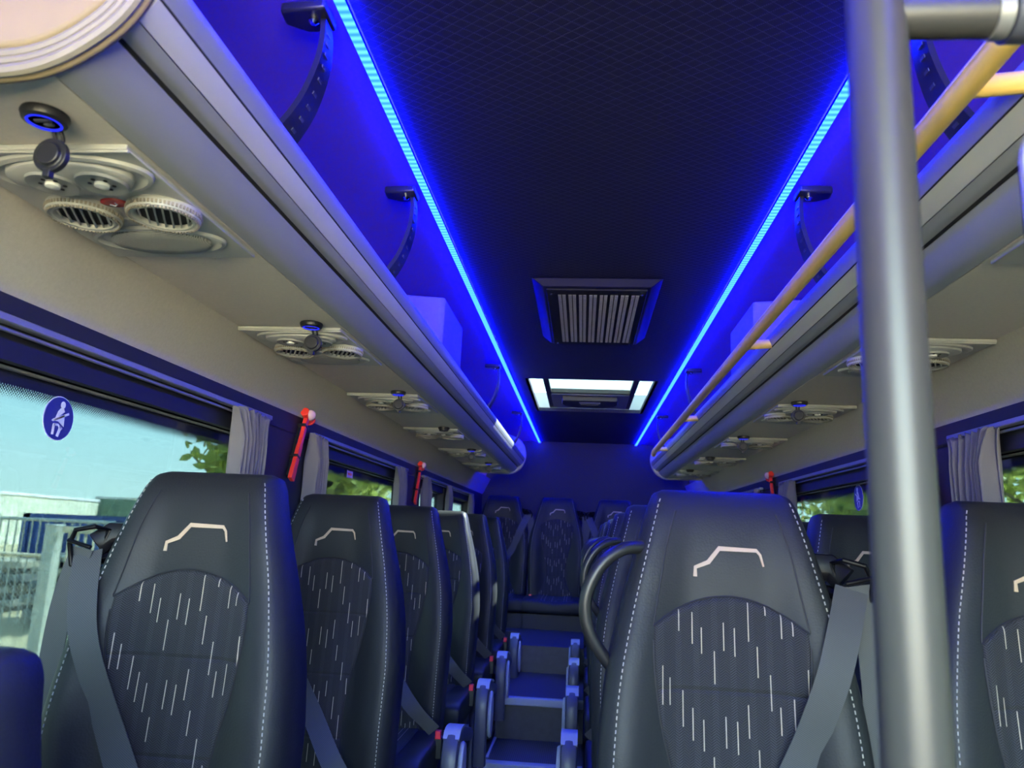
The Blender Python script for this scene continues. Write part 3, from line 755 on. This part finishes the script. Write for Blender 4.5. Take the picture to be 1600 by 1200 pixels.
def seam_mb():
    mb = MB(); off = -.0006
    for s in (-1,1):
        p = [(s*sm(St,z), front(sm(St,z),z)+off, z) for z in [ZB+.03+.018*k for k in range(int((-.12-ZB-.03)/.018)+1)]]
        mb.tube(p, .0014, 5)
        p = [(s*table(z,St), front(table(z,St),z)+off, z) for z in [-.118+.0135*k for k in range(13)]]
        mb.tube(p, .0013, 5)
    mb.tube([(v*.107, front(v*.107,arcz(v))+off, arcz(v)) for v in [k/12-1 for k in range(25)]], .0014, 5)
    return mb
def stitch_mb(s, step=.0085):
    mb = MB()
    for s in (s,):
        z = ZB+.10
        while z < .060:
            def pt(zz): ww = seatw(zz)*.885; return Vector((s*ww, front(ww,zz)-.0009, zz))
            a, b_ = pt(z), pt(z+step*.55); T = (b_-a); L = T.length; T.normalize(); N = Vector((0,1,0)); X = T.cross(N)
            mb.obox((a+b_)/2, T, X, T.cross(X), L/2, .0007, .0006); z += step
    return mb
def logo_mb():
    pts = [(-.046,-.050,.0038),(-.0455,-.037,.0036),(-.027,-.029,.0044),(-.011,-.009,.0046),(.042,-.010,.0036),(.047,-.016,.0024),(.051,-.032,.0015)]
    mb = MB(); m = len(pts); vs = []
    pts = [(a_,b_,c_*1.45) for a_,b_,c_ in pts]
    for i,(x,z,w_) in enumerate(pts):
        a = pts[max(i-1,0)]; b_ = pts[min(i+1,m-1)]
        T = Vector((b_[0]-a[0], b_[1]-a[1])).normalized(); N = Vector((-T.y,T.x))
        for sg,dy in ((-1,.001),(-1,-.0016),(1,-.0016),(1,.001)):
            xx, zz = x+N.x*w_/2*sg, z+N.y*w_/2*sg; vs.append((xx, front(xx,zz)+dy, zz))
    fs = [(0,1,2,3),(4*m-1,4*m-2,4*m-3,4*m-4)]+[(4*i+k,4*i+4+k,4*i+4+(k+1)%4,4*i+(k+1)%4) for i in range(m-1) for k in range(4)]
    return mb.add(vs, fs)
def cushion_mb(hw=.186, y0=-.40, y1=-.02, zt=-.598, zb=-.70):
    def fn(u, v):
        a = v*2*PI; ca, sa = math.cos(a), math.sin(a); e = .28
        X = math.copysign(abs(u)**1, u)
        k = (1-abs(u)**6)**(1/6.) if abs(u)<1 else 0
        yy = (y0+y1)/2+(y1-y0)/2*math.copysign(abs(ca)**e,ca)*lerp(.93,1,k)
        zz = (zt+zb)/2+(zt-zb)/2*math.copysign(abs(sa)**(.42),sa)*lerp(.5,1,k)
        if sa>0: zz -= .012*math.exp(-(u/.55)**2)*(1 if True else 0)
        return (u*hw, yy, zz)
    us = [-1,-.99,-.97,-.93,-.86,-.75,-.6,-.4,-.2,0,.2,.4,.6,.75,.86,.93,.97,.99,1]
    n = 48; mb = MB(); mb.grid(lambda v,u: fn(u,v), [k/n for k in range(n)], us, wrap=True)
    mb.f.append(tuple(range(n))); mb.f.append(tuple(range((len(us)-1)*n, len(us)*n)))
    return mb
BASE = FZ+.02
def beltpath(m):
    P = []
    for x,z in ((.172,-.058),(.146,-.12),(.120,-.19),(.072,-.31),(-.01,-.42),(-.10,-.51),(-.175,-.585)):
        P.append((m*x, front(x,z)-.016-(.03 if z<-.4 else 0)-(.06 if z<-.5 else 0), z))
    return curve(P, 5)
MESH = {}
def make_seat(m, arm, handle, rear=False, cross=True):
    """m: side of the belt guide (-1 = towards -x)"""
    h = thing('passenger_seat', (0,0,BASE), 'tmp', 'seat')
    def B(name, mb, mat, par=h, **k):
        o = mb.build(name, mat, par, **k)
        if par is h: o.location.z -= BASE
        return o
    B('backrest', backrest_mb(), m_leather, smooth=60)
    o = B('cloth_panel', insert_mb(), m_cloth, smooth=60)
    B('seam_piping', seam_mb(), m_seam); B('stitching', stitch_mb(-1), m_stitch, smooth=0); B('stitching', stitch_mb(1), m_stitch, smooth=0)
    B('emblem', logo_mb(), m_logo, smooth=0)
    B('seat_cushion', cushion_mb(), m_leather, smooth=60)
    B('cushion_cloth', MB().grid(lambda u,v: (u*.115, lerp(-.385,-.06,v), -.5965-.012*math.exp(-(u*.62/.55)**2)-.014*max(0,(.12-v)/.12)**2+.003*(1-u**6)), [k/8-1 for k in range(17)], [k/16 for k in range(17)]), m_cloth)
    fr = MB()
    if rear: fr.box(-.186,.186,-.37,.05,-.80,-.70)
    else:
        fr.box(-.17,.17,-.36,-.02,-.735,-.70)
        for x in (-.13,.13): fr.tube([(x,-.30,BASE),(x,-.22,-.72)], .018, 10).tube([(x,-.04,BASE),(x,-.10,-.72)], .018, 10).box(x-.025,x+.025,-.34,.0,BASE,BASE+.015)
    B('seat_frame', fr, m_dark if rear else m_arm)
    # belt guide, webbing, buckle
    g = MB().tube([(m*.150,.012,-.022),(m*.158,-.012,-.018),(m*.186,-.016,-.024),(m*.200,-.006,-.045),(m*.196,.0,-.078),(m*.176,.004,-.088),(m*.160,.008,-.070)], .0042, 8, True)
    g.tube([(m*.110,.03,-.030),(m*.150,.022,-.030),(m*.166,.010,-.046)], .016, 10, sq=(.020,.010)).tube([(m*.125,.035,-.060),(m*.155,.020,-.066),(m*.170,.006,-.070)], .01, 8)
    g.tube([(m*.160,-.012,-.050),(m*.198,-.014,-.040)], .0035, 8)
    B('belt_guide', g, m_blackgl, bevel=.002)
    p = beltpath(m)
    bw = MB()
    if cross: bw.ribbon(p, (1,0,0), .044, .0014)
    B('belt_webbing', bw.ribbon(curve([(m*.182,.0,-.052),(m*.196,-.008,-.14),(m*.200,-.012,-.28),(m*.205,-.015,-.50),(m*.205,-.05,-.68)],5), (1,-.15,0), .042, .0014), m_belt)
    bx, bz = (-m*.190, 0) if m<0 else (-m*.150, -.012)
    bk = B('buckle', MB().box(bx-.013,bx+.013,-.150,-.125,-.66+bz,-.598+bz), m_black, bevel=.004)
    o = MB().box(bx-.009,bx+.009,-.153,-.132,-.604+bz,-.580+bz).build('release_button', m_buckle, bk, bevel=.003)
    if arm:
        a = -m*.252 if m<0 else -m*.232
        pth = curve([(a,-.02,-.615),(a,-.12,-.590),(a,-.22,-.568),(a,-.275,-.572),(a,-.302,-.605),(a,-.310,-.66),(a,-.308,-.74),(a,-.300,-.82)],4)
        ar = B('armrest', MB().tube(pth, .02, 16, sq=(.021,.023)), m_arm)
        pd = curve([(a,-.12,-.5675),(a,-.20,-.549),(a,-.262,-.546),(a,-.296,-.565)],4)
        MB().ribbon(pd, (1,0,0), .046, .006).build('armrest_pad', m_armcap, ar)
        i_ = math.copysign(.030, a)
        MB().lathe([(.045,-.006),(.048,0),(.045,.006),(.02,.008),(.0001,.008)] if a>0 else [(.045,.006),(.048,0),(.045,-.006),(.02,-.008),(.0001,-.008)], (a+i_*.9,-.245,-.66), 'x', n=28, ex=1, ey=1.7).build('side_disc', m_armcap, ar)
    if handle:
        s = -m
        B('grab_handle', MB().tube(curve([(s*.118,.012,-.012),(s*.150,-.004,-.016),(s*.180,-.012,-.038),(s*.200,-.014,-.075),(s*.203,-.012,-.110),(s*.193,-.008,-.142),(s*.172,.0,-.172),(s*.155,.012,-.190)],6), .0095, 14), m_black)
    return h
RY = [1.15,1.83,2.51,3.19,3.85,4.50]
G = 'rows of passenger seats'
lab = ['nearest single left seat with patterned cloth, beside the big window',
       'second single left seat from the camera, beside the leafy second window',
       'third single left seat from the camera, partly behind the second one',
       'fourth single left seat, its edge caught by sunlight from the roof hatch',
       'fifth single left seat, only its aisle edge showing behind the sunlit one',
       'sixth and rearmost single left seat, just in front of the back row']
proto = make_seat(-1, True, False)
for i,y in enumerate(RY):
    h = proto if i==0 else copy_tree(proto)
    h.location = (-.622, y, BASE+[0,0,0,.006,.012,.014][i]); tag(h, lab[i], 'seat', G)
h = copy_tree(proto); h.location = (-.600,.58,BASE-.193); tag(h, 'low dark seat corner at the bottom left, nearer than every other seat', 'seat', G)
protoR = make_seat(1, True, True)
labr = ['large nearest right aisle seat with a black grab handle','second right aisle seat, a sliver with a handle left of the nearest one',
        'third right aisle seat, lit strip of its top seen past the second','fourth right aisle seat, hidden behind the third one','fifth right aisle seat, hidden behind the fourth one','sixth right aisle seat, just in front of the back row']
for i,y in enumerate(RY):
    h = protoR if i==0 else copy_tree(protoR)
    h.location = (.186, y, BASE+[0,.004,.006,.0,.0,.0][i]); tag(h, labr[i], 'seat', G)
protoW = make_seat(1, False, False)
labw = ['nearest right window seat, cut off by the right edge behind the steel pole','second right window seat, its emblem just left of the steel pole',
        'third right window seat, behind the nearest right aisle seat','fourth right window seat','fifth right window seat','rearmost right window seat']
for i,y in enumerate(RY):
    if i > 2: continue
    h = protoW if i==0 else copy_tree(protoW)
    h.location = (.625, y, BASE); tag(h, labw[i], 'seat', G)

for x,m,lb in ((-.60,1,'back row seat by the left wall, behind the left single seats'),(-.205,1,'back row seat in the middle facing straight down the aisle'),
               (.205,-1,'back row seat right of the middle one, half hidden'),(.60,-1,'back row seat by the right wall, hidden behind the right seats')):
    h = make_seat(m, False, False, True, 'middle facing' not in lb)
    h.location = (x, 5.50, BASE+.188); h.scale = (1.08,1,1); tag(h, lb, 'seat', 'back row seats')

# ------------------------------------------------------------------ the yard outside
GZ = -1.9
t = NT('sandy_paving'); n1 = t.noise(.6,5); n2 = t.noise(9,4)
t.l(t.mix(t.m_('MULTIPLY', t.m_('ADD', n1, n2), .5), (.20,.17,.11), (.64,.52,.30)), t.b.inputs['Base Color']); t.b.inputs['Roughness'].default_value = .95
S('ground', MB().box(-90,90,-60,110,GZ-.2,GZ), t.m)
def corr(name, c1, c2, per):
    t = NT(name); x,y,z = t.xyz(); q = t.m_('SINE', t.m_('MULTIPLY', t.m_('ADD', x, y), 2*PI/per))
    t.l(t.mix(t.m_('MULTIPLY_ADD', q, .5, .5), c1, c2), t.b.inputs['Base Color']); t.b.inputs['Roughness'].default_value = .5; t.bump(q, 1, .03); return t.m
def bldg(name, p, z1, mat, lb, cat, trim):
    h = thing(name, (p[0][0],p[0][1],GZ), lb, cat)
    q = [(a-p[0][0], b_-p[0][1]) for a,b_ in p]
    MB().prism(q, 0, z1-GZ, 'z').build('wall_cladding', mat, h)
    cx = sum(a for a,_ in q)/len(q); cy = sum(b_ for _,b_ in q)/len(q)
    MB().prism([(cx+(a-cx)*1.006, cy+(b_-cy)*1.006) for a,b_ in q], z1-GZ-.12, z1-GZ+.04, 'z').build('roof_edge', trim, h)
    return h
hw = bldg('warehouse', [(-30.0,27.5),(-34.9,52.5),(-60,52.5),(-60,27.5)], 1.05, corr('cream_cladding',(.62,.60,.50),(.80,.78,.66),.5), 'long cream clad warehouse far behind the fence', 'warehouse', m_white)
dr = MB(); a = Vector((-31.95,38.2)); b_ = Vector((-31.0,33.5)); T = (b_-a).normalized(); N = Vector((T.y*-1,T.x))
dr.prism([(p.x+30,p.y-27.5) for p in (a, b_, b_-N*-.12, a-N*-.12)], .1, 2.5, 'z').build('loading_door', simple('door_blue_grey',(.33,.45,.50),.5), hw)
bldg('warehouse', [(-35.6,53.2),(-22,53.2),(-22,62),(-35.6,62)], 1.30, corr('green_cladding',(.10,.17,.13),(.15,.24,.18),.6), 'dark green clad building to the right of the cream warehouse', 'warehouse', m_galv)
h = thing('shipping_container', (-12.3,16,GZ), 'long blue shipping container behind the gate', 'container')
MB().box(0,4.4,0,2.4,0,1.84).build('box_body', corr('blue_corrugated',(.02,.06,.26),(.04,.10,.36),.28), h)
fr = MB()
for x in (0,4.3): fr.box(x-.04,x+.12,-.04,.06,0,1.88)
fr.box(-.04,4.44,-.04,.06,1.78,1.88).box(-.04,4.44,-.04,.06,0,.12); fr.build('corner_frame', simple('blue_frame',(.03,.07,.28),.5), h)
# chain-link fence with pipe top
h = thing('chain_link_fence', (-6.74,9.3,GZ), 'grey chain link fence with a cream top pipe, left of the big post', 'fence')
MB().box(-.075,.075,-.075,.075,0,1.74).box(-.085,.085,-.085,.085,1.73,1.76).build('main_post', m_galv, h, bevel=.008)
MB().tube([(-3.2,0,1.36),(0,0,1.36)], .025, 10).build('top_pipe', m_gatebar, h)
MB().tube([(-3.2,0,.08),(0,0,.08)], .015, 8).build('bottom_pipe', m_galv, h)
for x in (-.72,-2.0,-3.1): MB().tube([(x,.02,0),(x,.02,1.36)], .022, 10).build('post', m_galv, h)
wm = MB(); p = .062; H_ = 1.27
for i in range(int((3.1+H_)/p)):
    for sg in (0,1):
        x0 = -3.1-H_+i*p if not sg else -3.1+i*p
        a, b_ = (x0, .08), (x0+(H_ if not sg else -H_), .08+H_)
        def clipx(a,b_):
            (xa,za),(xb,zb) = a,b_
            lo, hi = -3.1, -.06
            def at(x): t_ = (x-xa)/(xb-xa); return (x, za+(zb-za)*t_)
            if max(xa,xb)<=lo or min(xa,xb)>=hi: return None
            A = a if lo<=xa<=hi else at(lo if xa<lo else hi); Bq = b_ if lo<=xb<=hi else at(lo if xb<lo else hi); return A, Bq
        r = clipx(a,b_)
        if r: wm.tube([(r[0][0],0,r[0][1]),(r[1][0],0,r[1][1])], .0028, 3)
wm.build('wire_mesh', m_galv, h, smooth=0)
MB().prism([(-.55,-.12),(-.1,-.16),(-.02,.1),(-.5,.14)], 0, .22, 'z').build('concrete_foot', m_concrete, h, bevel=.03)
h = thing('yard_gate', (-6.62,9.3,GZ), 'metal yard gate of upright cream bars to the right of the big post', 'gate')
MB().box(0,2.6,-.03,.03,1.66,1.74).box(0,2.6,-.03,.03,.10,.17).box(2.54,2.6,-.03,.03,.1,1.74).build('gate_frame', m_gatebar, h, bevel=.005)
for k in range(22):
    x = .09+k*.112; MB().tube([(x,0,.15),(x,0,1.68)], .013, 8).build('upright_bar', m_gatebar, h)
h = thing('palisade_fence', (-12.8,12.4,GZ), 'farther grey railing of thin uprights behind the chain link fence', 'fence')
MB().tube([(0,0,1.78),(4.9,0,1.78)], .03, 8).tube([(0,0,1.18),(4.9,0,1.18)], .03, 8).build('rails', m_galv, h)
for k in range(34): MB().tube([(.07+k*.145,0,.05),(.07+k*.145,0,1.80)], .016, 6).build('upright', m_galv, h)
# stacked steel sections behind the gate
def stack(x, y, lb, n=5):
    h = thing('timber_stack', (x,y,GZ), lb, 'stack', 'stacks in the yard')
    cols = [simple('stack_grey_%d' % k, c, .7, var=.2, vscale=3) for k,c in enumerate([(.20,.20,.19),(.34,.32,.27),(.13,.14,.15),(.42,.38,.30)])]
    for k in range(n): MB().box(random.uniform(-.1,.1),3.4+random.uniform(-.2,.2),0,1.1,.10+k*.24,.10+k*.24+.13).build('layer', cols[k%4], h, bevel=.01)
    b_ = MB()
    for k in range(n):
        for q in (.3,1.7,3.1): b_.box(q-.05,q+.05,.0,1.1,k*.24,k*.24+.10)
    b_.build('bearers', m_trunk, h)
stack(-9.7,12.9,'grey stacked boards behind the gate bars'); stack(-14.2,14.1,'stacked boards farther left behind the chain link fence',4)
# trees
t = NT('leaf'); tb = t.b; nn = t.noise(1.7,3)
colr = t.mix(nn, (.10,.18,.03), (.66,.66,.20)); t.l(colr, tb.inputs['Base Color']); tb.inputs['Roughness'].default_value = .5
tr = t.n('ShaderNodeBsdfTranslucent'); t.l(t.mix(nn, (.28,.42,.06), (.88,.84,.30)), tr.inputs[0])
ms = t.n('ShaderNodeMixShader'); ms.inputs[0].default_value = .45; t.l(tb.outputs[0], ms.inputs[1]); t.l(tr.outputs[0], ms.inputs[2]); t.l(ms.outputs[0], t.out.inputs[0]); m_leaf = t.m
def tree(x, y, z0, z1, r, n, ls, lb, seed):
    rd = random.Random(seed); h = thing('tree', (x,y,GZ), lb, 'tree', 'trees around the yard')
    tk = MB().tube(curve([(0,0,0),(.05,.03,(z0-GZ)*.6),(.0,.0,z0-GZ+.3),(.1,.1,(z1-GZ)*.8)],4), [.16-.009*k for k in range(13)], 10)
    for k in range(7):
        a = rd.random()*6.28; zz = lerp(z0,z1,.15+.09*k)-GZ; tk.tube([(0,0,zz-.3),(math.cos(a)*r*.6,math.sin(a)*r*.6,zz+.4)], [.06,.015], 6)
    tk.build('trunk', m_trunk, h)
    cl = [(Vector((rd.gauss(0,.42),rd.gauss(0,.42),rd.uniform(-.95,.95))), rd.uniform(.25,.42)) for _ in range(26)]
    vs = []; fs = []; cz = (z0+z1)/2-GZ; hz = (z1-z0)/2
    for k in range(n):
        c,rr = cl[rd.randrange(len(cl))]; d = Vector((rd.gauss(0,1),rd.gauss(0,1),rd.gauss(0,1))).normalized()*rr*rd.random()**.45
        p_ = c+d; P_ = Vector((p_.x*r, p_.y*r, cz+p_.z*hz))
        q = Euler((rd.uniform(-1.2,1.2),rd.uniform(-1.2,1.2),rd.random()*6.28)).to_matrix(); s_ = ls*rd.uniform(.7,1.3)
        b = len(vs)
        for a,bb in ((0,-1),(.5,-.25),(.42,.4),(0,1),(-.42,.4),(-.5,-.25)): vs.append(P_+q@Vector((a*s_, bb*s_, 0)))
        fs.append(tuple(range(b,b+6)))
    me = bpy.data.meshes.new('foliage'); me.from_pydata(vs, [], fs); me.materials.append(m_leaf)
    o = bpy.data.objects.new('foliage', me); COL.objects.link(o); o.parent = h
tree(-6.75,14.2,-.4,4.6,1.35,3600,.125,'leafy tree seen at the right side of the nearest left window',11)
tree(-4.9,15.8,-.9,4.4,2.4,4200,.15,'dense leafy tree filling the second left window',12)
tree(-17.3,19.0,-.8,.75,1.0,1500,.12,'small tree top at the left edge above the cream warehouse',15)
for k,(x,y) in enumerate([(4.6,2.2),(4.3,5.0),(5.0,7.8),(4.4,10.6),(5.6,13.6),(6.8,3.6)]):
    tree(x,y,-1.7,4.3,2.0,8500,.10,'dense tree outside the right windows, %s' % ['beside the nearest window','beyond the second window','beyond the third window','beyond the fourth window','far behind the bus','set farther back from the bus'][k],30+k)
